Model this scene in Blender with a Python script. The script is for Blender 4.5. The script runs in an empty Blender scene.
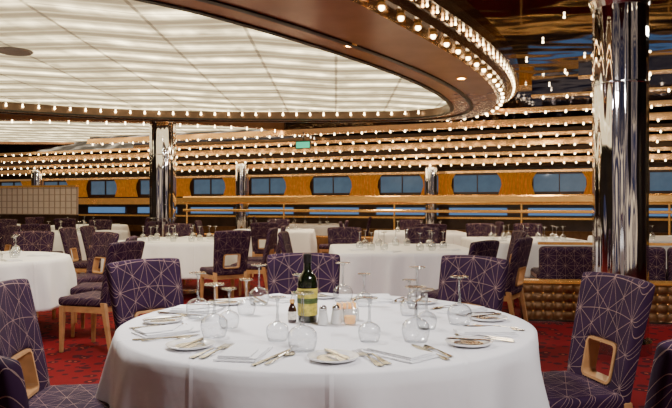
import bpy, bmesh, math, random
from mathutils import Vector, Matrix
random.seed(7)
PI = math.pi
COL = bpy.context.scene.collection
H = 1.27; F = 653.0

# ---------------------------------------------------------------- materials
def newmat(name):
    m = bpy.data.materials.new(name); m.use_nodes = True
    nt = m.node_tree; b = nt.nodes.get('Principled BSDF')
    return m, nt, b
def simple(name, col, rough=.5, metal=0, noise=0, scale=30, bump=0, emit=None, es=0, coat=0):
    m, nt, b = newmat(name)
    b.inputs['Base Color'].default_value = (*col, 1)
    b.inputs['Roughness'].default_value = rough
    b.inputs['Metallic'].default_value = metal
    if coat: b.inputs['Coat Weight'].default_value = coat
    if emit:
        b.inputs['Emission Color'].default_value = (*emit, 1); b.inputs['Emission Strength'].default_value = es
    if noise or bump:
        tc = nt.nodes.new('ShaderNodeTexCoord'); n = nt.nodes.new('ShaderNodeTexNoise'); n.inputs['Scale'].default_value = scale
        n.inputs['Detail'].default_value = 3
        nt.links.new(tc.outputs['Object'], n.inputs['Vector'])
        if noise:
            r = nt.nodes.new('ShaderNodeValToRGB')
            r.color_ramp.elements[0].position = .3; r.color_ramp.elements[1].position = .7
            r.color_ramp.elements[0].color = (*[c*(1-noise) for c in col], 1)
            r.color_ramp.elements[1].color = (*[min(1, c*(1+noise)) for c in col], 1)
            nt.links.new(n.outputs['Fac'], r.inputs['Fac']); nt.links.new(r.outputs['Color'], b.inputs['Base Color'])
        if bump:
            bp = nt.nodes.new('ShaderNodeBump'); bp.inputs['Strength'].default_value = bump; bp.inputs['Distance'].default_value = .02
            nt.links.new(n.outputs['Fac'], bp.inputs['Height']); nt.links.new(bp.outputs['Normal'], b.inputs['Normal'])
    return m
class NG:
    def __init__(s, nt): s.nt = nt
    def m(s, op, a, b=None, c=None):
        n = s.nt.nodes.new('ShaderNodeMath'); n.operation = op
        for i, v in enumerate((a, b, c)):
            if v is None: continue
            if isinstance(v, (int, float)): n.inputs[i].default_value = v
            else: s.nt.links.new(v, n.inputs[i])
        return n.outputs[0]
    def mix(s, fac, c1, c2):
        n = s.nt.nodes.new('ShaderNodeMixRGB')
        if isinstance(fac, (int, float)): n.inputs[0].default_value = fac
        else: s.nt.links.new(fac, n.inputs[0])
        for i, c in ((1, c1), (2, c2)):
            if isinstance(c, tuple): n.inputs[i].default_value = (*c, 1)
            else: s.nt.links.new(c, n.inputs[i])
        return n.outputs[0]
    def xyz(s):
        tc = s.nt.nodes.new('ShaderNodeTexCoord'); sp = s.nt.nodes.new('ShaderNodeSeparateXYZ')
        s.nt.links.new(tc.outputs['Object'], sp.inputs[0]); return tc.outputs['Object'], sp.outputs
    def noise(s, vec, scale, detail=2, stretch=None):
        n = s.nt.nodes.new('ShaderNodeTexNoise'); n.inputs['Scale'].default_value = scale; n.inputs['Detail'].default_value = detail
        if stretch:
            mp = s.nt.nodes.new('ShaderNodeMapping'); mp.inputs['Scale'].default_value = stretch
            s.nt.links.new(vec, mp.inputs[0]); vec = mp.outputs[0]
        s.nt.links.new(vec, n.inputs['Vector']); return n.outputs['Fac']

def fabric_mat():
    m, nt, b = newmat('purple_star_fabric'); g = NG(nt); vec, o = g.xyz()
    u = o[0]; v = g.m('ADD', o[1], o[2])
    s = .095; a = 2*s/math.sqrt(3)
    best = None
    for ang, sp, ph in ((0, s, 0), (60, s, 0), (120, s, 0), (30, a, 0), (90, a, 0), (150, a, 0)):
        r = math.radians(ang)
        t = g.m('ADD', g.m('MULTIPLY', u, math.cos(r)/sp), g.m('MULTIPLY', v, math.sin(r)/sp))
        d = g.m('MULTIPLY', g.m('PINGPONG', t, .5), sp)
        best = d if best is None else g.m('MINIMUM', best, d)
    line = g.m('LESS_THAN', best, .0010)
    base = g.mix(g.noise(vec, 9), (.014, .004, .020), (.038, .012, .045))
    c = g.mix(line, base, (.27, .17, .15))
    nt.links.new(c, b.inputs['Base Color']); b.inputs['Roughness'].default_value = .75
    b.inputs['Specular IOR Level'].default_value = .2
    return m
def carpet_mat():
    m, nt, b = newmat('red_carpet'); g = NG(nt); vec, o = g.xyz()
    v = nt.nodes.new('ShaderNodeTexVoronoi'); v.inputs['Scale'].default_value = 9; nt.links.new(vec, v.inputs['Vector'])
    f = g.m('LESS_THAN', v.outputs['Distance'], .38)
    c = g.mix(f, (.19, .003, .008), (.035, .003, .010))
    f2 = g.m('LESS_THAN', v.outputs['Distance'], .14)
    c = g.mix(f2, c, (.42, .07, .03))
    c2 = g.mix(g.m('MULTIPLY', g.noise(vec, 60), .5), c, (.09, .002, .006))
    nt.links.new(c2, b.inputs['Base Color']); b.inputs['Roughness'].default_value = .95
    b.inputs['Specular IOR Level'].default_value = .2
    return m
def lum_mat():
    m, nt, b = newmat('backlit_ceiling_glass'); g = NG(nt); vec, o = g.xyz()
    x, y = o[0], o[1]
    zx = g.m('PINGPONG', x, .85)
    yy = g.m('ADD', g.m('ADD', y, g.m('MULTIPLY', zx, .20)), g.m('MULTIPLY', x, -.20))
    d = g.m('PINGPONG', g.m('DIVIDE', yy, .60), .5)
    line = g.m('POWER', g.m('SUBTRACT', 1, g.m('MULTIPLY', d, 2)), 3.0)
    seg = g.m('POWER', g.noise(vec, 1.5, 3, (2.2, 1, 1)), 2.4)
    d2 = g.m('PINGPONG', g.m('DIVIDE', g.m('ADD', yy, g.m('MULTIPLY', x, .10)), .20), .5)
    line2 = g.m('POWER', g.m('SUBTRACT', 1, g.m('MULTIPLY', d2, 2)), 4)
    seg2 = g.noise(vec, 2.4, 2, (2, 1, 1))
    j = g.m('LESS_THAN', g.m('PINGPONG', g.m('DIVIDE', x, .85), .5), .020)
    j2 = g.m('LESS_THAN', g.m('PINGPONG', g.m('DIVIDE', yy, 1.20), .5), .012)
    jj = g.m('MAXIMUM', j, j2)
    st = g.m('ADD', g.m('ADD', .44, g.m('MULTIPLY', g.m('MULTIPLY', line, seg), 20)), g.m('MULTIPLY', g.m('MULTIPLY', line2, seg2), 1.7))
    st = g.m('MULTIPLY', st, g.m('SUBTRACT', 1, g.m('MULTIPLY', jj, .6)))
    b.inputs['Base Color'].default_value = (.4, .36, .27, 1)
    b.inputs['Emission Color'].default_value = (1, .83, .48, 1)
    nt.links.new(st, b.inputs['Emission Strength'])
    return m
def cloth_mat():
    m, nt, b = newmat('white_linen'); g = NG(nt); vec, o = g.xyz()
    b.inputs['Base Color'].default_value = (.92, .91, .94, 1); b.inputs['Roughness'].default_value = .85
    cr = None
    for ax, off in ((0, .02), (0, .47), (0, -.43), (1, .05), (1, .50), (1, -.40)):
        d = g.m('ABSOLUTE', g.m('SUBTRACT', o[ax], off))
        e = g.m('MAXIMUM', 0, g.m('SUBTRACT', 1, g.m('DIVIDE', d, .014)))
        cr = e if cr is None else g.m('MAXIMUM', cr, e)
    hgt = g.m('ADD', g.m('MULTIPLY', cr, .45), g.m('MULTIPLY', g.noise(vec, 5, 3), 1.5))
    bp = nt.nodes.new('ShaderNodeBump'); bp.inputs['Strength'].default_value = .5; bp.inputs['Distance'].default_value = .012
    nt.links.new(hgt, bp.inputs['Height']); nt.links.new(bp.outputs['Normal'], b.inputs['Normal'])
    return m
def thin_glass(name='clear_glass', tint=(.98, .985, .99), edge=(.62, .65, .68), base=.07, k=.6, rough=.04):
    m = bpy.data.materials.new(name); m.use_nodes = True; nt = m.node_tree; nt.nodes.clear()
    out = nt.nodes.new('ShaderNodeOutputMaterial'); mix = nt.nodes.new('ShaderNodeMixShader')
    tr = nt.nodes.new('ShaderNodeBsdfTransparent'); gl = nt.nodes.new('ShaderNodeBsdfGlossy'); gl.inputs['Roughness'].default_value = rough
    lw = nt.nodes.new('ShaderNodeLayerWeight'); lw.inputs['Blend'].default_value = .35
    g = NG(nt)
    c = g.mix(g.m('POWER', lw.outputs['Facing'], 3.0), tint, edge)
    nt.links.new(c, tr.inputs['Color'])
    f = g.m('ADD', g.m('MULTIPLY', g.m('POWER', lw.outputs['Facing'], 2.5), k), base)
    nt.links.new(f, mix.inputs[0]); nt.links.new(tr.outputs[0], mix.inputs[1]); nt.links.new(gl.outputs[0], mix.inputs[2])
    nt.links.new(mix.outputs[0], out.inputs[0])
    return m
def mirror_mat(name, col, rough, scale, bump, stretch=(1, 1, 1)):
    m, nt, b = newmat(name); g = NG(nt); vec, o = g.xyz()
    b.inputs['Base Color'].default_value = (*col, 1); b.inputs['Metallic'].default_value = 1; b.inputs['Roughness'].default_value = rough
    bp = nt.nodes.new('ShaderNodeBump'); bp.inputs['Strength'].default_value = bump; bp.inputs['Distance'].default_value = .1
    nt.links.new(g.noise(vec, scale, 1, stretch), bp.inputs['Height']); nt.links.new(bp.outputs['Normal'], b.inputs['Normal'])
    return m

M = dict(
    fabric=fabric_mat(), carpet=carpet_mat(), lum=lum_mat(), glass=thin_glass(), cloth=cloth_mat(),
    glass_solid=thin_glass('solid_glass', (.92, .94, .95), (.42, .45, .48), .30, .6, .08),
    wood=simple('honey_wood', (.46, .24, .10), .35, noise=.18, scale=14, coat=.3),
    napkin=simple('napkin_linen', (.94, .94, .96), .9, bump=.1, scale=60),
    china=simple('white_china', (.9, .9, .92), .12, noise=.02, coat=.5),
    steel=simple('polished_steel', (.60, .59, .58), .16, 1, noise=.05),
    brass=simple('brass', (.90, .52, .17), .22, 1, noise=.1, scale=6, emit=(1, .45, .10), es=.17),  # faint emission brightens the metal as if more light fell on it
    gold=simple('brown_quilted_leather', (.20, .10, .04), .35, .35, noise=.2, scale=12),
    darkmetal=simple('dark_metal', (.03, .027, .025), .4, .8, noise=.1),
    soffit=simple('tan_soffit', (.42, .22, .125), .24, .25, noise=.08, scale=3),
    riser=simple('champagne_riser', (.85, .55, .28), .15, .9, noise=.1, scale=4),
    tread=simple('bronze_tread', (.14, .08, .05), .2, .7, noise=.2, scale=4),
    beam=simple('gilded_beam', (.75, .42, .16), .2, .9, noise=.1, scale=3, emit=(1, .52, .20), es=.24),  # weak warm emission stands in for bulb light on the fascia
    cove=simple('bronze_cove', (.10, .06, .04), .3, .6, noise=.2, scale=5),
    ceil=mirror_mat('dark_mirror_ceiling', (.21, .21, .26), .05, 1.8, .09, (.8, 1.2, 1)),
    column=mirror_mat('mirrored_steel', (.80, .78, .78), .05, 5, .32, (1, 1, .22)),
    bulb=simple('warm_bulb', (1, .9, .7), .4, emit=(1, .76, .42), es=20, noise=.01),
    down=simple('downlight_lens', (1, .9, .7), .4, emit=(1, .85, .6), es=12, noise=.01),
    wallwood=simple('dark_walnut_wall', (.045, .026, .02), .3, noise=.3, scale=5),
    lattice=simple('cream_panel', (.70, .60, .53), .5, noise=.05, scale=8, emit=(1, .85, .75), es=.04),  # slight emission lifts the panel where little lamp light reaches
    grid=simple('beige_lattice', (.40, .30, .24), .5, noise=.05, scale=8),
    curtain=simple('amber_curtain', (.66, .31, .05), .6, noise=.2, scale=9, emit=(1, .42, .05), es=.13),  # faint emission put into the cloth so it seems lit
    pane=simple('blue_reflection_glow', (.05, .12, .22), .05, emit=(.18, .38, .74), es=.50, noise=.3, scale=1.5),  # blue emission imitates windows mirrored in the lower wall
    paneup=simple('dusk_window_glass', (.05, .10, .16), .05, emit=(.26, .40, .58), es=.24, noise=.5, scale=2),
    frame=simple('window_frame', (.08, .05, .04), .35, .4, noise=.1),
    oil=simple('dark_green_bottle', (.006, .010, .003), .06, noise=.2, coat=1),
    label=simple('olive_label', (.60, .50, .07), .5, noise=.35, scale=60),
    print=simple('dark_green_print', (.06, .10, .02), .5, noise=.6, scale=110),
    black=simple('black_cap', (.012, .01, .01), .3, noise=.1),
    redcap=simple('dark_vinegar_bottle', (.03, .006, .004), .06, noise=.2, coat=1),
    salt=simple('white_ceramic', (.8, .8, .78), .2, noise=.03, coat=.4),
    amber=simple('amber_candle_wax', (.85, .45, .12), .5, noise=.1, emit=(1, .5, .15), es=.6),
    green=simple('green_sign_face', (.02, .4, .2), .4, emit=(.05, .9, .5), es=.9, noise=.05),
    paper=simple('printed_sachet_paper', (.75, .7, .6), .6, noise=.3, scale=120),
    grille=simple('grey_speaker_grille', (.28, .27, .25), .6, noise=.2, scale=90),
)

# ---------------------------------------------------------------- mesh helpers
class MB:
    def __init__(s): s.v = []; s.f = []
    def add(s, vs, fs, mat=None):
        n = len(s.v)
        for p in vs:
            p = Vector(p)
            if mat is not None: p = mat @ p
            s.v.append(tuple(p))
        s.f += [tuple(i+n for i in f) for f in fs]
        return s
    def box(s, c, size, rz=0, mat=None):
        x, y, z = [d/2 for d in size]
        m = Matrix.Translation(c) @ Matrix.Rotation(rz, 4, 'Z')
        if mat is not None: m = mat @ m
        vs = [(sx*x, sy*y, sz*z) for sz in (-1, 1) for sy in (-1, 1) for sx in (-1, 1)]
        return s.add(vs, [(0, 2, 3, 1), (4, 5, 7, 6), (0, 1, 5, 4), (2, 6, 7, 3), (0, 4, 6, 2), (1, 3, 7, 5)], m)
    def lathe(s, prof, n=24, mat=None, rf=None):
        vs = []; fs = []
        for (r, z) in prof:
            for k in range(n):
                a = 2*PI*k/n; q = r*(rf(a, z) if rf else 1)
                vs.append((q*math.cos(a), q*math.sin(a), z))
        L = len(prof)
        for i in range(L-1):
            for k in range(n):
                k2 = (k+1) % n
                fs.append((i*n+k, i*n+k2, (i+1)*n+k2, (i+1)*n+k))
        if prof[0][0] > 1e-5 and prof[0] != prof[-1]: fs.append(tuple(range(n))[::-1])
        if prof[-1][0] > 1e-5 and prof[0] != prof[-1]: fs.append(tuple((L-1)*n+k for k in range(n)))
        return s.add(vs, fs, mat)
    def tube(s, p0, p1, r0, r1=None, n=10):
        r1 = r0 if r1 is None else r1
        p0 = Vector(p0); p1 = Vector(p1); d = p1-p0
        q = d.to_track_quat('Z', 'Y').to_matrix().to_4x4()
        return s.lathe([(r0, 0), (r1, d.length)], n, Matrix.Translation(p0) @ q)
    def leg(s, p0, p1, w0, w1):
        vs = []
        for p, w in ((p1, w1), (p0, w0)):
            for sx, sy in ((-1, -1), (1, -1), (1, 1), (-1, 1)):
                vs.append((p[0]+sx*w/2, p[1]+sy*w/2, p[2]))
        return s.add(vs, [(3, 2, 1, 0), (4, 5, 6, 7), (0, 1, 5, 4), (1, 2, 6, 5), (2, 3, 7, 6), (3, 0, 4, 7)])
    def strip(s, pts, t, mat=None):
        vs = []; fs = []
        for (x, y, z, w) in pts:
            vs += [(x-w, y, z), (x+w, y, z), (x+w*.8, y, z+t), (x-w*.8, y, z+t)]
        for i in range(len(pts)-1):
            a = i*4; b = a+4
            for k in range(4):
                k2 = (k+1) % 4; fs.append((a+k, a+k2, b+k2, b+k))
        e = (len(pts)-1)*4
        fs += [(3, 2, 1, 0), (e, e+1, e+2, e+3)]
        return s.add(vs, fs, mat)
    def build(s, name, mat, parent=None, smooth=False, bevel=0, seg=2):
        me = bpy.data.meshes.new(name); me.from_pydata(s.v, [], s.f); me.validate()
        bm = bmesh.new(); bm.from_mesh(me)
        bmesh.ops.remove_doubles(bm, verts=bm.verts, dist=1e-6)
        if bevel:
            bmesh.ops.bevel(bm, geom=[e for e in bm.edges if len(e.link_faces) == 2 and e.calc_face_angle(0) > .6], offset=bevel, segments=seg, profile=.5, affect='EDGES')
        bmesh.ops.recalc_face_normals(bm, faces=bm.faces)
        bm.to_mesh(me); bm.free()
        if smooth:
            for p in me.polygons: p.use_smooth = True
        me.materials.append(M[mat] if isinstance(mat, str) else mat)
        o = bpy.data.objects.new(name, me); COL.objects.link(o)
        if parent: o.parent = parent
        return o
def autosmooth(o, ang=.7):
    me = o.data
    for p in me.polygons: p.use_smooth = True
    bm = bmesh.new(); bm.from_mesh(me)
    for e in bm.edges:
        if len(e.link_faces) == 2 and e.calc_face_angle(0) > ang: e.smooth = False
    bm.to_mesh(me); bm.free(); return o
def bake(o):
    bpy.context.view_layer.update()
    dg = bpy.context.evaluated_depsgraph_get()
    me = bpy.data.meshes.new_from_object(o.evaluated_get(dg)); o.modifiers.clear(); o.data = me
    for p in me.polygons: p.use_smooth = True
    return o
def tag(o, label=None, cat=None, group=None, kind=None):
    if label: o['label'] = label
    if cat: o['category'] = cat
    if group: o['group'] = group
    if kind: o['kind'] = kind
    return o
def empty(name, loc=(0, 0, 0), rz=0):
    o = bpy.data.objects.new(name, None); o.empty_display_size = .1; COL.objects.link(o)
    o.location = loc; o.rotation_euler = (0, 0, rz); return o
def copy_tree(o, parent=None):
    c = o.copy(); COL.objects.link(c)
    if parent: c.parent = parent
    for ch in list(o.children): copy_tree(ch, c)
    return c
USED = set()
def place(proto, loc, rz, label, cat, group=None):
    if proto.name in USED: o = copy_tree(proto)
    else: o = proto; USED.add(proto.name)
    o.location = loc; o.rotation_euler = (0, 0, rz)
    if 'group' in o: del o['group']
    return tag(o, label, cat, group)
def face_rot(dx, dy):
    return math.atan2(-dx, dy)

# ---------------------------------------------------------------- the setting
b = MB().box((-3, 11, -.05), (28, 30, .1)).build('floor', 'carpet'); tag(b, kind='structure')
CZ = 3.05
b = MB().box((-3, 11, CZ+.05), (28, 30, .1)).build('ceiling', 'ceil'); tag(b, kind='structure')
SL = .4
def wl(Y0, X): return Y0 - SL*X
WD = Vector((-1, SL, 0)).normalized(); WA = math.atan2(WD.y, WD.x)
NR = Vector((-SL, -1, 0)).normalized()
W0 = Vector((9.5, wl(18.4, 9.5), 0))
def wallbox(mb, s0, s1, z0, z1, off=0, th=.1):
    c = W0 + WD*((s0+s1)/2) + NR*off; c.z = (z0+z1)/2
    return mb.box(c, (s1-s0, th, z1-z0), WA)
mb = MB(); wallbox(mb, -1, 28, 0, .95, -.05); wallbox(mb, -1, 28, 2.05, CZ, -.05); wallbox(mb, -1, 28, 1.2, 1.55, -.05); wallbox(mb, -1, 28, .95, 1.2, -.14, .05); wallbox(mb, -1, 28, 1.55, 2.05, -.14, .05)
tag(mb.build('wall_back', 'wallwood'), kind='structure')
tag(MB().box((9.9, 7, 1.5), (.1, 22, 3.1)).build('wall_right', 'wallwood'), kind='structure')
tag(MB().box((-16.2, 11, 1.5), (.1, 30, 3.1)).build('wall_left', 'wallwood'), kind='structure')
for i, (z0, z1, off, th, mt) in enumerate(((1.26, 1.46, .06, .08, 'brass'), (.88, .93, .06, .06, 'brass'), (2.07, 2.13, .05, .08, 'beam'), (2.24, 2.40, .05, .08, 'cove'), (.40, .60, .05, .06, 'gold'))):
    mb = MB(); wallbox(mb, -1, 28, z0, z1, off, th); tag(mb.build('trim_%d' % (11+i), mt), kind='structure')
k = 0; s = 1.6
curt = None
while s < 27:
    k += 1
    w = empty('window_%d' % k, W0 + WD*(s+.65)); tag(w, kind='structure')
    base = w.location.copy(); base.z = 0; w.location = base
    def loc_box(m, s0, s1, z0, z1, off, th):
        t = MB(); wallbox(t, s0, s1, z0, z1, off, th)
        m.add([Vector(v)-base for v in t.v], t.f)
    m = MB(); loc_box(m, s, s+1.3, 1.58, 2.02, -.08, .02); m.build('pane', 'paneup', w)
    m = MB()
    for a, c, z0, z1 in ((s, s+1.3, 1.55, 1.58), (s, s+1.3, 2.02, 2.05), (s, s+.03, 1.58, 2.02), (s+1.27, s+1.3, 1.58, 2.02), (s+.64, s+.66, 1.58, 2.02)):
        loc_box(m, a, c, z0, z1, -.04, .06)
    m.build('frame', 'frame', w)
    m = MB(); loc_box(m, s-.1, s+1.4, .98, 1.17, -.08, .02); m.build('window_reflection', 'pane', w)  # painted reflection of the windows above, not a second window row
    if curt is None:
        vs = []; fs = []; N = 33
        for z, wd, am in ((0, .90, .08), (.10, .84, .08), (.25, .74, .07), (.40, .78, .07), (.56, .98, .05)):
            for i in range(N):
                t = i/(N-1)-.5
                vs.append((t*wd, am*math.sin(i*PI/2+.6), z))
        for r in range(4):
            for i in range(N-1): fs.append((r*N+i, r*N+i+1, (r+1)*N+i+1, (r+1)*N+i))
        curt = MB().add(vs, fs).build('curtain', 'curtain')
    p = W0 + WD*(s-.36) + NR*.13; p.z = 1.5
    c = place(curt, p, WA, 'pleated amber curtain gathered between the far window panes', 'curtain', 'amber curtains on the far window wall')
    s += 2.02

# ceiling oval
I = [(-9, 1.5), (-6, 2.3), (-3.6, 3.1), (-2.2, 3.9), (-1.3, 4.6), (-.82, 5.08), (-.06, 6.06), (.71, 7.24), (1.3, 8.4), (1.62, 9.3), (1.76, 10.0), (1.62, 10.6), (1.0, 10.95), (-.8, 11.05), (-3.2, 10.85), (-5.2, 9.9), (-7.5, 8.4), (-10, 6.6)]
O = [(-9, -.3), (-6, .8), (-3.2, 1.8), (-1.4, 2.9), (-.4, 3.9), (.1, 4.58), (1.0, 6.06), (1.6, 7.24), (1.98, 8.2), (2.22, 9.0), (2.36, 9.9), (2.25, 10.8), (1.6, 11.3), (-.8, 11.4), (-3.2, 11.2), (-5.4, 10.2), (-7.8, 8.7), (-10.3, 6.9)]
KS = 1.055
I = [(x*KS, y*KS) for x, y in I]; O = [(x*KS, y*KS) for x, y in O]
SZ = 2.78
def catmull(P, n=8):
    out = []
    for i in range(len(P)-1):
        p0 = P[max(i-1, 0)]; p1 = P[i]; p2 = P[i+1]; p3 = P[min(i+2, len(P)-1)]
        for k in range(n):
            t = k/n
            out.append(tuple(.5*((2*p1[j]) + (-p0[j]+p2[j])*t + (2*p0[j]-5*p1[j]+4*p2[j]-p3[j])*t*t + (-p0[j]+3*p1[j]-3*p2[j]+p3[j])*t**3) for j in (0, 1)))
    out.append(P[-1]); return out
def smooth_curve(P, it=2):
    for _ in range(it):
        P = [P[0]] + [((P[i-1][0]+2*P[i][0]+P[i+1][0])/4, (P[i-1][1]+2*P[i][1]+P[i+1][1])/4) for i in range(1, len(P)-1)] + [P[-1]]
    return P
Ic = smooth_curve(catmull(I), 6); Oc = smooth_curve(catmull(O), 6)
def offset(P, d):
    out = []
    for i, p in enumerate(P):
        a = P[max(i-1, 0)]; b2 = P[min(i+1, len(P)-1)]
        t = Vector((b2[0]-a[0], b2[1]-a[1])).normalized()
        out.append((p[0]+t.y*d, p[1]-t.x*d))
    return out
def strip2(mb, A, za, B, zb):
    n = len(A); vs = [(p[0], p[1], za) for p in A] + [(p[0], p[1], zb) for p in B]
    mb.add(vs, [(i, i+1, n+i+1, n+i) for i in range(n-1)]); return mb
mb = MB(); strip2(mb, Ic, SZ, Oc, SZ); tag(mb.build('trim_3', 'soffit', smooth=True), kind='structure')
mb = MB(); strip2(mb, Ic, SZ, Ic, 2.92); tag(mb.build('trim_4', 'cove', smooth=True), kind='structure')
mb = MB()
for d0 in (0, .30):
    A0, A1 = offset(Ic, d0-.03), offset(Ic, d0+.03)
    strip2(mb, A0, SZ-.015, A1, SZ-.015); strip2(mb, A0, SZ-.015, A0, SZ+.01); strip2(mb, A1, SZ-.015, A1, SZ)
tag(mb.build('trim_5', 'darkmetal'), kind='structure')
mb = MB(); m2 = MB()
zz = SZ; prev = Oc
tiers = []
for kx, (d, dz) in enumerate(((.14, .06), (.22, .05), (.30, .05))):
    strip2(mb, prev, zz, prev, zz+dz); zz += dz
    nxt = offset(Oc, d); strip2(m2, prev, zz, nxt, zz); tiers.append((offset(Oc, d-.06), zz)); prev = nxt
strip2(mb, prev, zz, prev, CZ)
tag(mb.build('trim_6', 'riser', smooth=True), kind='structure'); tag(m2.build('trim_7', 'tread'), kind='structure')
mb = MB(); mb.add([(p[0], p[1], 2.915) for p in Ic], [tuple(range(len(Ic)))])
o = mb.build('luminous_ceiling_panel', 'lum'); tag(o, 'large oval backlit cream glass ceiling panel above the front tables', 'ceiling light')
def ellipse(cx, cy, rx, ry, n=72): return [(cx+rx*math.cos(2*PI*i/n), cy+ry*math.sin(2*PI*i/n)) for i in range(n+1)]
E0 = ellipse(-7.0, 14.75, 6.0, 2.4); E1 = ellipse(-7.0, 14.75, 6.2, 2.6)
mb = MB(); mb.add([(p[0], p[1], 2.9) for p in E0[:-1]], [tuple(range(72))])
tag(mb.build('luminous_ceiling_panel', 'lum'), 'smaller backlit cream ceiling oval behind the large one', 'ceiling light')
mb = MB(); strip2(mb, E0, 2.84, E1, 2.84); strip2(mb, E0, 2.84, E0, 2.92); strip2(mb, E1, 2.84, E1, CZ)
tag(mb.build('trim_8', 'soffit'), kind='structure')

# ---- bulbs
GL = [(.001, -.026), (.012, -.023), (.021, -.014), (.025, -.003), (.022, .009), (.014, .020)]
bulb = empty('light_bulb')
MB().lathe(GL, 12).build('globe', 'bulb', bulb, smooth=True)
MB().lathe([(.018, .018), (.036, .006), (.040, .008), (.030, .036), (.016, .042)], 14).build('socket', 'brass', bulb)
fbm = MB().lathe([(r*.72, z*.72) for r, z in GL]+[(.010, .04)], 8)
fb = fbm.build('light_bulb', 'bulb', smooth=True)
tb = MB().lathe([(r*.5, z*.5) for r, z in GL]+[(.006, .02)], 8).build('light_bulb', 'bulb', smooth=True)
def along(P, step, i0=0, i1=None):
    P = P[i0:i1]; out = []; acc = 0
    for a, c in zip(P, P[1:]):
        L = math.dist(a, c)
        while acc <= L:
            t = acc/L; out.append((a[0]+(c[0]-a[0])*t, a[1]+(c[1]-a[1])*t)); acc += step
        acc -= L
    return out
P, z = tiers[0]
for (x, y) in along(P, .34, 8*4+2, 8*12): place(bulb, (x, y, z-.042), 0, 'round warm bulb on the inner lit step around the ceiling oval', 'light bulb', 'bulbs on the inner ceiling step')
P, z = tiers[2]
for (x, y) in along(P, .22, 8*4+6, 8*12): place(tb, (x, y, z-.02), 0, 'tiny warm bulb on the outermost step around the ceiling oval', 'light bulb', 'bulbs on the outer ceiling step')
for (x, y) in along(offset(Ic, -.08), .24, 8*11+4, 8*16):
    place(fb, (x, y, 2.85), 0, 'small round bulb along the far rim of the large oval', 'light bulb', 'bulbs on far oval rim')
for (x, y) in along(E1, .34, 36, 73):
    place(fb, (x, y, 2.80), 0, 'small round bulb along the rim of smaller ceiling oval', 'light bulb', 'bulbs on smaller oval rim')
for iy in range(6):
    for ix in range(6):
        x = 2.05+ix*.62+.10*iy; y = 5.2+iy*.95-.25*ix
        if x/y > .56 or x < 1.5: continue
        place(tb, (x, y, CZ-.02), 0, 'pin spot set in the dark mirrored ceiling at upper right', 'light bulb', 'pin spots in the mirrored ceiling')
# ---- beams with bulbs
beams = [(9.9, 2.93, .02, 3.2, 9.3, 'nearest right', .34), (11.2, 2.90, .03, 3.0, 9.3, 'second nearest', .34), (12.4, 2.83, .07, 1.6, 9.0, 'third nearest', .32),
         (13.5, 2.73, .11, -6, 9.0, 'fourth nearest', .30), (14.4, 2.62, .05, -12, 9.0, 'fifth nearest', .30), (15.2, 2.50, .12, -12, 9.0, 'sixth nearest', .30), (16.2, 2.38, .06, -12, 9.0, 'seventh nearest', .27), (17.1, 2.24, .12, -12.5, 9.0, 'farthest', .26)]
far_mb = MB()
for bi, (Y0, z, bh, x0, x1, word, st) in enumerate(beams):
    a = Vector((x0, wl(Y0, x0), 0)); c = Vector((x1, wl(Y0, x1), 0)); mid = (a+c)/2
    L = (c-a).length; r = empty('ceiling_beam', (mid.x, mid.y, 0), WA+PI)
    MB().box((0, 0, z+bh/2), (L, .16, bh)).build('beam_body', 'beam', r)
    MB().box((0, .04, (z+bh+CZ)/2), (L, .08, CZ-(z+bh))).build('beam_web', 'ceil', r)
    MB().box((0, -.09, z+.008), (L, .02, .014)).build('brass_edge', 'brass', r)
    tag(r, 'gilded ceiling beam lined with bulbs, the %s of its row' % word, 'beam', None)
    n = int(L/st); u = (c-a).normalized()
    for i in range(n):
        p = a + u*(st*(i+.5)) + NR*.06
        if not (-.54 < p.x/p.y < .54): continue
        if bi < 5: place(fb, (p.x, p.y, z-.026), 0, 'small round bulb under the %s ceiling beam' % word, 'light bulb', 'bulbs under the %s beam' % word)
        else: far_mb.add(fbm.v, fbm.f, Matrix.Translation((p.x, p.y, z-.026)))
o = far_mb.build('light_bulbs', 'bulb', smooth=True); tag(o, 'many tiny bulbs under the three ceiling beams nearest the far windows', 'light bulbs', kind='stuff')

def downlight(x, y, z, label):
    r = empty('downlight', (x*KS, y*KS, z))
    MB().lathe([(.045, 0), (.062, 0), (.065, -.012), (.045, -.014), (.045, 0)], 24).build('trim_ring', 'brass', r)
    MB().lathe([(.001, -.004), (.044, -.004)], 24).build('lens', 'down', r)
    tag(r, label, 'downlight')
downlight(.13, 5.87, SZ, 'round recessed downlight in the tan ceiling ring near its middle')
downlight(1.42, 7.4, SZ, 'round recessed downlight in the tan ring near its right bend')
downlight(-1.9, 3.2, SZ, 'round recessed downlight in the tan ring above the front table')
o = MB().lathe([(.001, -.02), (.17, -.02), (.19, -.005), (.19, 0)], 32).build('ceiling_speaker', 'grille', smooth=False)
o.location = (-3.45, 7.0, 2.912); tag(o, 'round grey ceiling speaker in the backlit glass ceiling', 'speaker')

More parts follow.
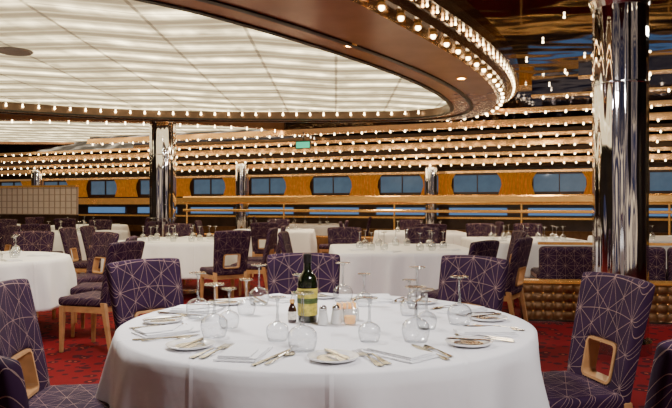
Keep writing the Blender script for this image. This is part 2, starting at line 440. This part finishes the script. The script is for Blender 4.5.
# ---- columns
def column(x, y, R, label, rings=(.35, 1.6)):
    r = empty('mirrored_column', (x, y, 0))
    prof = [(R, z) for z in [.12+i*(CZ-.12)/60 for i in range(61)]]
    MB().lathe(prof, 192, rf=lambda a, z: 1-.018*(1-math.cos(14*a))+.005*math.sin(z*5+3*a)).build('shaft', 'column', r, smooth=True)
    MB().lathe([(R*1.12, 0), (R*1.12, .10), (R*1.04, .12)], 48).build('base', 'steel', r)
    for z in rings: MB().lathe([(R*1.0, z-.010), (R*1.02, z-.006), (R*1.02, z+.006), (R*1.0, z+.010)], 48).build('band', 'steel', r)
    MB().lathe([(R*1.03, CZ-.1), (R*1.15, CZ-.03), (R*1.15, CZ)], 48).build('capital', 'steel', r)
    tag(r, label, 'column')
column(2.46, 5.65, .225, 'large mirrored steel column beside the brown quilted partition', (.4, 2.3))
column(-3.30, 12.45, .25, 'mirrored column behind the left tables below the ceiling ovals', (1.0, 2.2))
column(2.45, 16.75, .18, 'slim mirrored column by the far windows, right of centre')
column(-2.55, 17.75, .18, 'slim mirrored column by the far windows, left of centre')
column(-9.5, 20.8, .19, 'slim mirrored column beside the cream lattice panel')

# ---- brass railing
def railing():
    Y0 = 14.35; x0, x1 = -3.7, 8.6
    a = Vector((x0, wl(Y0, x0), 0)); c = Vector((x1, wl(Y0, x1), 0)); mid = (a+c)/2; L = (c-a).length
    r = empty('brass_railing', (mid.x, mid.y, 0), WA+PI)
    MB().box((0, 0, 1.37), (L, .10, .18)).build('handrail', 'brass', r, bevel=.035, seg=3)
    MB().box((0, 0, 1.12), (L, .05, .06)).build('middle_rail', 'brass', r, bevel=.01)
    MB().box((0, 0, .55), (L, .05, .04)).build('lower_rail', 'brass', r, bevel=.01)
    MB().box((0, 0, .28), (L, .04, .5)).build('kick_panel', 'gold', r)
    n = 6
    for i in range(n):
        px = -L/2+.1+i*(L-.2)/(n-1)
        po = MB().tube((px, 0, 0), (px, 0, 1.30), .02).build('post', 'brass', r)
        MB().lathe([(.045, 0), (.045, .01), (.024, .025)], 16, Matrix.Translation((px, 0, 0))).build('floor_flange', 'brass', po)
    tag(r, 'long brass railing crossing the room in front of the far windows', 'railing')
railing()
r = empty('lattice_screen', (-9.9, 19.7, 0), -.34)
MB().box((0, 0, 1.36), (5.2, .05, .80)).build('back_panel', 'lattice', r)
m = MB()
for i in range(27): m.box((-2.6+i*.2, -.035, 1.36), (.02, .02, .80))
for i in range(5): m.box((0, -.035, .97+i*.19), (5.2, .022, .02))
m.build('lattice', 'grid', r); MB().box((0, 0, .48), (5.2, .08, .96)).build('plinth', 'wallwood', r)
MB().box((0, -.03, 1.79), (5.2, .12, .06)).build('top_rail', 'brass', r)
tag(r, 'cream lattice wall screen at the far left of the room', 'screen')
r = empty('emergency_sign', (-.68, 13.6, 2.50), WA+PI)
ho = MB().box((0, 0, 0), (.34, .04, .16)).build('housing', 'frame', r); MB().box((0, -.025, 0), (.30, .012, .125)).build('lit_face', 'green', ho)
MB().box((0, .0, .17), (.02, .02, .20)).build('hanger', 'frame', r)
tag(r, 'small glowing green emergency sign hanging from a ceiling beam', 'sign')

# ---- quilted partition & banquette
A = Vector((2.0, 7.05, 0)); C_ = Vector((7.0, 6.35, 0)); mid = (A+C_)/2; L = (C_-A).length; ra = math.atan2((C_-A).y, (C_-A).x)
r = empty('padded_partition', mid, ra)
MB().box((0, 0, .22), (L, .10, .40)).build('panel', 'wallwood', r)
cell = .105; nx = int(L/cell); sub = 6; vs = []; fs = []
NX = nx*sub+1; NZ = 4*sub+1
for jz in range(NZ):
    for ix in range(NX):
        u = ix/sub; v = jz/sub
        px = abs(math.sin(PI*u)); pz = abs(math.sin(PI*v))
        vs.append((-L/2+.01+ix*(L-.02)/(NX-1), -.055-.030*(px*pz)**.45, .035+jz*.38/(NZ-1)))
for jz in range(NZ-1):
    for ix in range(NX-1): a = jz*NX+ix; fs.append((a, a+1, a+NX+1, a+NX))
q = MB().add(vs, fs).build('quilted_panel', 'gold', r, smooth=True)
m = MB()
for i in range(3):
    for ix in range(1, nx): m.lathe([(.001, .010), (.008, .007), (.011, 0)], 6, Matrix.Translation((-L/2+.01+ix*(L-.02)/nx, -.056, .035+(i+1)*.095)) @ Matrix.Rotation(PI/2, 4, 'X'))
m.build('studs', 'brass', q, smooth=True)['kind'] = 'stuff'
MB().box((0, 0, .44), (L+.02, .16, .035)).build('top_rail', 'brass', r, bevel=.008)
MB().box((0, -.02, .012), (L, .13, .024)).build('kick_plate', 'steel', r)
tag(r, 'low partition of brown quilted leather with brass studs, behind the column', 'partition')
r = empty('banquette', mid + Vector((.14, .48, 0)), ra)
Lb = L-.3
MB().box((0, .12, .27), (Lb, .5, .30)).build('seat_base', 'wallwood', r)
MB().box((0, .12, .45), (Lb, .52, .12)).build('seat_cushion', 'fabric', r, bevel=.04)
for q in range(7):
    MB().box((-Lb/2+(q+.5)*Lb/7, -.2, .56), (Lb/7-.02, .12, .48)).build('backrest', 'fabric', r, bevel=.05, seg=3)
MB().box((0, -.2, .83), (Lb, .03, .03)).build('grab_rail', 'brass', r)
tag(r, 'long purple patterned banquette behind the brown quilted partition', 'banquette')

# ---------------------------------------------------------------- chair
def rake(z):
    t = max(0, (z-.42)/.52); return -.20-.11*t**1.15
def make_chair():
    r = empty('dining_chair')
    xs = [-1, -.80, -.48, -.16, .16, .48, .80, 1]; zs = [.40, .49, .57, .655, .72, .79, .86, .94]
    vs = []; idx = {}
    for j, z in enumerate(zs):
        hw = .212+.03*(z-.4)/.54
        for i, x in enumerate(xs):
            zz = z + (.012*(1-x*x) if j == len(zs)-1 else 0)
            idx[i, j] = len(vs); vs.append((x*hw, rake(z)+.022*x*x, zz))
    fs = []
    for j in range(7):
        for i in range(7):
            if 2 <= i <= 4 and 1 <= j <= 2: continue
            fs.append((idx[i, j], idx[i+1, j], idx[i+1, j+1], idx[i, j+1]))
    back = MB().add(vs, fs).build('backrest', 'fabric', r)
    sm = back.modifiers.new('s', 'SOLIDIFY'); sm.thickness = .055; sm.offset = 0
    bv = back.modifiers.new('b', 'BEVEL'); bv.width = .012; bv.segments = 1; bv.angle_limit = 1.0
    ss = back.modifiers.new('u', 'SUBSURF'); ss.levels = 2; bake(back)
    m = MB(); path = []
    x0, x1, z0, z1, rr = -.098, .098, .492, .652, .02
    for cx, cz, a0 in ((x1-rr, z1-rr, 0), (x0+rr, z1-rr, 90), (x0+rr, z0+rr, 180), (x1-rr, z0+rr, 270)):
        for k in range(5):
            a = math.radians(a0+k*22.5); path.append((cx, cz, math.cos(a), math.sin(a)))
    vs = []; fs = []
    for (cx, cz, ca, sa) in path:
        for rad, dy in ((rr+.010, -.034), (rr+.010, .034), (rr-.002, .034), (rr-.002, -.034)):
            x = cx+rad*ca; z = cz+rad*sa; vs.append((x, rake(z)+dy, z))
    n = len(path)
    for i in range(n):
        a = i*4; c = ((i+1) % n)*4
        for k in range(4): k2 = (k+1) % 4; fs.append((a+k, a+k2, c+k2, c+k))
    m.add(vs, fs).build('opening_frame', 'wood', back)
    o = MB().add([(-.215, -.20, .40), (.215, -.20, .40), (.235, .25, .40), (-.235, .25, .40), (-.215, -.20, .475), (.215, -.20, .475), (.235, .25, .475), (-.235, .25, .475)],
                 [(3, 2, 1, 0), (4, 5, 6, 7), (0, 1, 5, 4), (1, 2, 6, 5), (2, 3, 7, 6), (3, 0, 4, 7)]).build('seat', 'fabric', r, bevel=.028, seg=4)
    autosmooth(o, 1.2)
    MB().box((0, .22, .375), (.40, .024, .05)).box((0, -.185, .375), (.36, .024, .05)).box((-.205, .02, .375), (.024, .42, .05)).box((.205, .02, .375), (.024, .42, .05)).build('seat_frame', 'wood', r)
    for sx in (-1, 1):
        MB().leg((sx*.205, .215, .40), (sx*.21, .225, 0), .045, .028).build('leg', 'wood', r, bevel=.004, seg=1)
        MB().leg((sx*.195, -.19, .44), (sx*.20, -.27, 0), .045, .028).build('leg', 'wood', r, bevel=.004, seg=1)
    return r
chair = make_chair()
def put_chair(bx, by, fx, fy, label, group=None):
    d = Vector((fx, fy)).normalized()
    place(chair, (bx+d.x*.27, by+d.y*.27, 0), face_rot(fx, fy), label, 'chair', group)

# ---------------------------------------------------------------- tables
def cloth(name, R, square, drop, segs, amp, nf, seed, parent=None):
    rnd = random.Random(seed)
    ph = [rnd.uniform(0, 6.28) for _ in range(4)]
    def out(a):
        if not square: return R
        p = 16.0; return R/((abs(math.cos(a))**p+abs(math.sin(a))**p)**(1/p))
    zt = .755; zb = zt-drop
    vs = [(0, 0, zt)]; fs = []; lv = 0
    def ring(fn):
        nonlocal lv
        n0 = len(vs)
        for k in range(segs):
            a = 2*PI*k/segs; x, y, z = fn(a); vs.append((x, y, z))
        if lv == 0:
            for k in range(segs): fs.append((0, n0+k, n0+(k+1) % segs))
        else:
            p0 = n0-segs
            for k in range(segs): k2 = (k+1) % segs; fs.append((p0+k, n0+k, n0+k2, p0+k2))
        lv += 1
    for fr in (.25, .5, .75, .93, .985):
        ring(lambda a, fr=fr: (out(a)*fr*math.cos(a), out(a)*fr*math.sin(a), zt))
    ring(lambda a: ((out(a)+.004)*math.cos(a), (out(a)+.004)*math.sin(a), zt-.005))
    NL = 16
    for i in range(1, NL+1):
        t = i/NL
        def fn(a, t=t):
            w = math.sin(nf*a+ph[0]+1.1*math.sin(3*a+ph[1])); w2 = math.sin((nf*1.7//1)*a+ph[2]); w3 = math.sin(5*a+ph[3])
            e = min(1, t*2.2)**.9
            fold = amp*e*((.85+.4*w3)*w+.35*w2*math.sin(2*a+ph[3]))
            fl = .008+.040*t**.8 + (amp*.5*e)
            q = out(a)+fl+fold
            sk = .7*amp*e*math.cos(nf*a+ph[0])
            return ((q*math.cos(a)-sk*math.sin(a)), (q*math.sin(a)+sk*math.cos(a)), zt-.008-(drop-.008)*t)
        ring(fn)
    o = MB().add(vs, fs).build(name, 'cloth', parent)
    autosmooth(o, 1.3)
    so = o.modifiers.new('thick', 'SOLIDIFY'); so.thickness = .002; so.offset = -1
    return o
def table_frame(R, square):
    r = empty('dining_table')
    if square: MB().box((0, 0, .733), (R*1.78, R*1.78, .03)).build('tabletop', 'wallwood', r)
    else: MB().lathe([(.001, .72), (R-.012, .72), (R-.008, .745), (.001, .745)], 48).build('tabletop', 'wallwood', r)
    MB().tube((0, 0, .03), (0, 0, .72), .05, n=20).build('pedestal', 'steel', r)
    MB().lathe([(.001, 0), (.32, 0), (.32, .015), (.06, .04), (.001, .04)], 32).build('base', 'steel', r)
    return r
TC = (-.04, 2.87); TR = .88
tf_round = table_frame(TR, False); tf_sq = table_frame(.78, True)
c_main = cloth('tablecloth', TR, False, .66, 360, .036, 13, 3)
c_main.location = (*TC, 0); tag(c_main, 'white tablecloth draped over the large round front table', 'tablecloth')
place(tf_round, (*TC, 0), 0, 'round pedestal dining table under the front white cloth', 'table')
c_rnd = cloth('tablecloth', TR, False, .45, 144, .022, 16, 8); c_sq = cloth('tablecloth', .80, True, .46, 192, .020, 18, 5)

def make_glass(h, rb, name='wine_glass', parts=True, n=32):
    hb = h*.44; t = .0014
    outer = [(rb*.80, 0), (rb*.94, hb*.25), (rb, hb*.50), (rb*.94, hb*.70), (rb*.72, hb*.86), (rb*.38, hb*.96), (.007, hb)]
    inner = [(max(r-t, .001), z-(.002 if i > 3 else 0)) for i, (r, z) in enumerate(outer)][::-1]
    stem = [(.009, hb-.002), (.0055, hb+.012), (.005, h-.02), (.010, h-.008)]
    foot = [(.010, h-.010), (rb*.74, h-.005), (rb*.76, h-.0025), (rb*.74, h), (.001, h-.001)]
    if parts:
        r = empty(name)
        MB().lathe(outer+inner, n).build('bowl', 'glass', r, smooth=True)
        MB().lathe(stem, 12).build('stem', 'glass_solid', r, smooth=True)
        autosmooth(MB().lathe(foot, n).build('foot', 'glass_solid', r))
        return r
    return autosmooth(MB().lathe(outer, 14).lathe(stem, 6).lathe(foot, 14).build(name, 'glass_solid'))
g_big = make_glass(.205, .053); g_small = make_glass(.165, .043, 'water_glass')
g_far = make_glass(.20, .044, 'wine_glass', False)
plate = empty('side_plate')
autosmooth(MB().lathe([(.001, .004), (.050, .004), (.058, .008), (.084, .015), (.087, .014), (.082, .008), (.056, 0), (.001, 0)], 40).build('dish', 'china', plate), .9)
MB().lathe([(.0505, .0046), (.0525, .0052), (.0540, .0066)], 40).build('rim_band', 'steel', plate)
def fork_mesh(k=1.12):
    m = MB(); P = lambda L: [(x*k, y*k, z, w*k) for x, y, z, w in L]
    m.strip(P([(0, 0, .002, .003), (0, .006, .002, .011), (0, .03, .003, .010), (0, .08, .007, .0045), (0, .115, .009, .0035), (0, .13, .005, .006), (0, .142, .002, .0125), (0, .152, .002, .013)]), .0022)
    for x in (-.0107, -.0036, .0036, .0107): m.strip(P([(x, .151, .002, .0024), (x, .17, .003, .002), (x, .197, .007, .001)]), .0018)
    return m
fork = fork_mesh().build('fork', 'steel')
def knife_mesh(L=.255):
    m = MB(); s_ = L/.225
    return m.strip([(0, 0, .001, .006), (0, .01*s_, .001, .010), (0, .07*s_, .001, .0085), (0, .10*s_, .001, .006), (0, .107*s_, .001, .009), (.001, .13*s_, .001, .011), (.001, .19*s_, .001, .0105), (-.002, .212*s_, .001, .007), (-.005, .225*s_, .001, .001)], .003)
knife = knife_mesh().build('knife', 'steel'); bknife = knife_mesh(.17).build('butter_knife', 'steel')
spoon = MB().strip([(0, 0, .002, .003), (0, .006, .002, .009), (0, .04, .003, .007), (0, .1, .006, .003), (0, .125, .004, .005), (0, .14, .001, .015), (0, .158, .001, .0185), (0, .175, .002, .015), (0, .186, .005, .004)], .002).build('spoon', 'steel', smooth=False)
def napkin_obj():
    m = MB()
    def layer(w, l, z, t, dx, dy, cut):
        vs = []
        pts = [(-w+dx, -l+dy), (w+dx, -l+dy), (w+dx, l-cut+dy), (dx+w-cut*1.2, l+dy), (-w+dx, l+dy)]
        for zz in (z, z+t): vs += [(x, y, zz) for x, y in pts]
        n = 5; m.add(vs, [tuple(range(n))[::-1], tuple(range(n, 2*n))] + [(i, (i+1) % n, n+(i+1) % n, n+i) for i in range(n)])
    layer(.072, .116, 0, .006, 0, 0, .0); layer(.066, .110, .0062, .006, .004, .004, .045); layer(.055, .100, .0124, .005, -.006, -.006, .085)
    return m.build('napkin', 'napkin', bevel=.002, seg=2)
nap = napkin_obj()
ZT = .7565
seats = [(-22.5, 'near left'), (22.5, 'near right'), (67.5, 'right side'), (112.5, 'rear right'), (157.5, 'far right'), (-157.5, 'far left'), (-112.5, 'rear left'), (-67.5, 'left side')]
rn = random.Random(4)
for ang, w in seats:
    a = math.radians(ang); o_ = Vector((math.sin(a), -math.cos(a))); rt = Vector((math.cos(a), math.sin(a)))
    C0 = Vector(TC)
    def P(rad, lat): p = C0+o_*rad+rt*lat; return (p.x, p.y)
    inw = face_rot(-o_.x, -o_.y)
    ps = 'at the %s place on the round front table' % w
    j = lambda s=.06: rn.uniform(-s, s)
    x, y = P(.69, -.01); place(nap, (x, y, ZT), inw+j(.12)+.30, 'folded white napkin '+ps, 'napkin')
    x, y = P(.82, -.140); place(fork, (x, y, ZT), inw+j(), 'outer steel fork '+ps, 'fork')
    x, y = P(.81, -.108); place(fork, (x, y, ZT), inw+j(.04), 'inner steel fork '+ps, 'fork')
    x, y = P(.83, .100); place(knife, (x, y, ZT), inw+j(), 'steel table knife '+ps, 'knife')
    x, y = P(.80, .132); place(spoon, (x, y, ZT), inw+j(.04), 'steel spoon '+ps, 'spoon')
    x, y = P(.67, -.245); place(plate, (x, y, ZT), inw, 'round white side plate '+ps, 'plate')
    x, y = P(.755, -.225); place(bknife, (x, y, ZT+.0155), inw+.12+j(), 'butter knife on the side plate '+ps, 'knife')
    x, y = P(.54+j(.03), .15); place(g_big, (x, y, ZT), 0, 'large upturned wine glass '+ps, 'wine glass')
    x, y = P(.43+j(.03), -.01); place(g_small, (x, y, ZT), 0, 'smaller upturned stemmed glass '+ps, 'glass')

r = empty('olive_oil_bottle', (-.125, 2.86, ZT))
autosmooth(MB().lathe([(.001, 0), (.040, 0), (.044, .006), (.044, .165), (.039, .195), (.022, .216), (.016, .230), (.016, .262)], 32).build('bottle_body', 'oil', r), .9)
lb = MB().lathe([(.0443, .030), (.0447, .032), (.0447, .145), (.0443, .147)], 32).build('label_band', 'label', r, smooth=True)
MB().lathe([(.0448, .082), (.0452, .083), (.0452, .104), (.0448, .105)], 32).build('label_print', 'print', lb, smooth=True)
MB().lathe([(.018, .257), (.018, .292), (.015, .296), (.001, .296)], 20).build('cap', 'black', r)
tag(r, 'dark green oil bottle with olive yellow label in the table centre', 'bottle')
r = empty('vinegar_bottle', (-.190, 2.83, ZT))
autosmooth(MB().lathe([(.001, 0), (.017, 0), (.019, .005), (.019, .055), (.014, .07), (.009, .078), (.009, .09)], 24).build('bottle_body', 'redcap', r), .9)
MB().lathe([(.0193, .015), (.0195, .017), (.0195, .047), (.0193, .049)], 24).build('label_band', 'paper', r)
MB().lathe([(.011, .085), (.011, .100), (.001, .101)], 16).build('cap', 'brass', r)
tag(r, 'short dark vinegar bottle left of the oil bottle', 'bottle')
def shaker(x, y, mat, name, label):
    r = empty(name, (x, y, ZT))
    autosmooth(MB().lathe([(.001, 0), (.022, 0), (.024, .004), (.017, .055), (.0155, .062)], 20).build('body', mat, r), .9)
    MB().lathe([(.0165, .061), (.0165, .072), (.009, .082), (.001, .083)], 20).build('cap', 'steel', r, smooth=True)
    tag(r, label, 'shaker')
shaker(-.055, 2.78, 'salt', 'salt_shaker', 'white salt shaker in front of the oil bottle')
shaker(.0, 2.80, 'salt', 'pepper_shaker', 'white pepper shaker between salt shaker and candle holder')
r = empty('sachet_holder', (.045, 2.89, ZT), .3)
m = MB()
m.box((0, 0, .003), (.10, .06, .006)); m.box((0, -.028, .028), (.10, .004, .05)); m.box((0, .028, .028), (.10, .004, .05)); m.box((-.048, 0, .028), (.004, .06, .05)); m.box((.048, 0, .028), (.004, .06, .05))
m.build('box', 'salt', r)
for q in range(7): MB().box((-.036+q*.012, 0, .045), (.004, .048, .065)).build('sachet', 'paper' if q % 2 else 'amber', r)
tag(r, 'white holder full of sachets beside the oil bottle', 'holder')
r = empty('candle_holder', (.060, 2.79, ZT))
MB().lathe([(.025, 0), (.033, .07), (.0315, .07), (.024, .004), (.001, .004)], 24).build('glass_cup', 'glass', r, smooth=True)
MB().lathe([(.001, .005), (.023, .005), (.026, .035), (.001, .035)], 24).build('candle', 'amber', r)
tag(r, 'small glass candle holder with amber candle on front table', 'candle holder')

put_chair(-1.34, 2.66, .97, .10, 'purple patterned chair left of the round front table, cut by photo edge')
put_chair(1.25, 2.95, -.95, -.20, 'purple patterned chair at right of the round front table')
put_chair(-1.10, 3.78, .72, -.62, 'purple patterned chair at rear left of the round front table')
put_chair(-.21, 4.24, .06, -1, 'purple patterned chair directly behind the oil bottle')
put_chair(.84, 4.02, -.66, -.64, 'purple patterned chair at rear right of the round front table')
put_chair(-.87, 1.50, .5, .85, 'chair in the bottom left corner, back to the camera')
put_chair(.97, 1.68, -.5, .85, 'chair in the bottom right corner, back to the camera')

def table(x, y, square, phrase, chairs, ng, rz=0):
    if square: t = place(tf_sq, (x, y, 0), rz, 'square pedestal table under white cloth, '+phrase, 'table'); c = c_sq
    else:
        t = copy_tree(tf_round); t.location = (x, y, 0); t.rotation_euler = (0, 0, rz); tag(t, 'round pedestal table under white cloth, '+phrase, 'table'); c = c_rnd
    place(c, (x, y, 0), rz, 'white tablecloth on the table '+phrase, 'tablecloth')
    for n_, (bx, by, fx, fy, w) in enumerate(chairs):
        put_chair(bx, by, fx, fy, 'purple chair, %s side of table %s' % (w, phrase), 'chairs at the table '+phrase)
    for q in range(ng):
        a = 2*PI*(q+.3)/ng + rn.uniform(-.2, .2); rr = rn.uniform(.38, .52)
        place(g_far, (x+rr*math.cos(a), y+rr*math.sin(a), ZT), 0, 'upturned wine glass on the table '+phrase, 'wine glass', 'wine glasses on the table '+phrase)
        if q % 2 == 0:
            place(nap, (x+.62*math.cos(a+.3), y+.62*math.sin(a+.3), ZT), a+PI/2, 'folded napkin on the table '+phrase, 'napkin', 'napkins on the table '+phrase)
def auto(x, y, sides, R=1.44):
    D = {'left': (-1, 0), 'right': (1, 0), 'near': (0, -1), 'far': (0, 1), 'near left': (-.72, -.77), 'near right': (.72, -.77), 'far left': (-.72, .77), 'far right': (.72, .77)}
    return [(x+D[s_][0]*R, y+D[s_][1]*R, -D[s_][0], -D[s_][1], s_) for s_ in sides]
table(.76, 7.65, True, 'right behind the front table', [(-.60, 7.65, 1, -.1, 'left'), (.12, 9.08, .1, -1, 'far left'), (1.2, 9.10, -.1, -1, 'far right'), (2.20, 7.9, -1, 0, 'right')], 12, .05)
table(-3.50, 6.25, False, 'at the left edge of the photo', [(-1.82, 5.65, -.95, .30, 'near right'), (-2.05, 6.50, -.95, -.15, 'right'), (-2.66, 7.50, -.6, -.8, 'far right'), (-3.6, 7.76, .1, -1, 'far'), (-4.5, 7.40, .6, -.8, 'far left')], 12)
table(-2.25, 9.35, True, 'in front of the left mirrored column', [(-1.26, 7.95, -.5, .8, 'near right'), (-.86, 8.8, -1, .1, 'right'), (-.80, 9.7, -1, -.1, 'far right'), (-3.68, 9.0, 1, 0, 'left'), (-3.68, 9.7, 1, 0, 'far left'), (-2.6, 10.78, 0, -1, 'far')], 12, -.08)
table(2.75, 9.45, True, 'behind the brown quilted partition', [(1.33, 9.5, 1, 0, 'left'), (2.4, 10.87, 0, -1, 'far left'), (3.2, 10.87, 0, -1, 'far right'), (4.17, 9.4, -1, 0, 'right')], 12)
put_chair(1.80, 6.30, -.80, .50, 'purple dining chair standing in the aisle before the mirrored column')
put_chair(1.30, 5.75, -.70, .60, 'purple dining chair in the aisle, left of its neighbour by the column')
table(-4.85, 12.0, True, 'second along from the left wall side', auto(-4.85, 12.0, ['near', 'right', 'far']), 6)
table(-7.1, 12.6, False, 'at far left under the small oval', auto(-7.1, 12.6, ['near right', 'far']), 5)
table(-1.25, 12.8, True, 'in the middle distance, left of centre', auto(-1.25, 12.8, ['near', 'left', 'right', 'far']), 6)
table(1.55, 12.0, True, 'in the middle distance, right of centre', auto(1.55, 12.0, ['near', 'left', 'right', 'far']), 6)
table(4.9, 9.9, True, 'seen right of the large mirrored column', auto(4.9, 9.9, ['near', 'right', 'far']), 5)
table(-6.0, 15.9, False, 'in the far left corner', auto(-6.0, 15.9, ['near', 'left', 'right']), 4)
table(-8.9, 16.4, False, 'before the cream lattice screen', auto(-8.9, 16.4, ['near', 'right']), 4)
table(-.6, 16.4, True, 'beyond the brass railing', auto(-.6, 16.4, ['left', 'right']), 4)
table(-5.9, 8.7, False, 'left of the front left tables', auto(-5.9, 8.7, ['near right', 'far right']), 5)

# ---------------------------------------------------------------- light
def area(loc, size, power, col=(1, .88, .72), rot=(0, 0, 0)):  # added lamps with no fixtures, key and fill for tables and room
    l = bpy.data.lights.new('area_lamp', 'AREA'); l.shape = 'DISK'; l.size = size; l.energy = power; l.color = col
    o = bpy.data.objects.new('area_lamp', l); COL.objects.link(o); o.location = loc; o.rotation_euler = rot; return o
area((-.9, 3.5, 2.70), .30, 76, (1, .95, .92))
area((1.5, .9, 2.95), .35, 80, (1, .95, .92), (math.radians(35), 0, math.radians(35)))
area((-1.8, 6.6, 2.86), .5, 56, (1, .88, .7))
area((3.6, 6.0, 2.98), .4, 45)
area((3.0, 10.6, 2.75), .5, 60, (1, .78, .5))
area((0, 12.8, 2.60), .6, 65, (1, .78, .5))
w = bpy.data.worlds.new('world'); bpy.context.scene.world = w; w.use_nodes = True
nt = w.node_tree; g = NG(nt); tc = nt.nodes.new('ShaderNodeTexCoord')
f = g.noise(tc.outputs['Generated'], 6.0, 3, (1.5, 1.5, 2.5))  # invented bright and dark patches, added to streak the mirror reflections
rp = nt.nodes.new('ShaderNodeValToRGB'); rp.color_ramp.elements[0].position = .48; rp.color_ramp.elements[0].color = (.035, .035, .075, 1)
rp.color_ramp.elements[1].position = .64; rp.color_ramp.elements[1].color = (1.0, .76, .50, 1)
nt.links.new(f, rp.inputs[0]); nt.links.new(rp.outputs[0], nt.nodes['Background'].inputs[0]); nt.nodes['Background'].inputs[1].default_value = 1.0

cam = bpy.data.cameras.new('camera'); co = bpy.data.objects.new('camera', cam); COL.objects.link(co)
cam.sensor_width = 36; cam.lens = F*36/672; cam.clip_start = .05
co.location = (0, 0, H); co.rotation_euler = (PI/2, 0, 0)
bpy.context.scene.camera = co
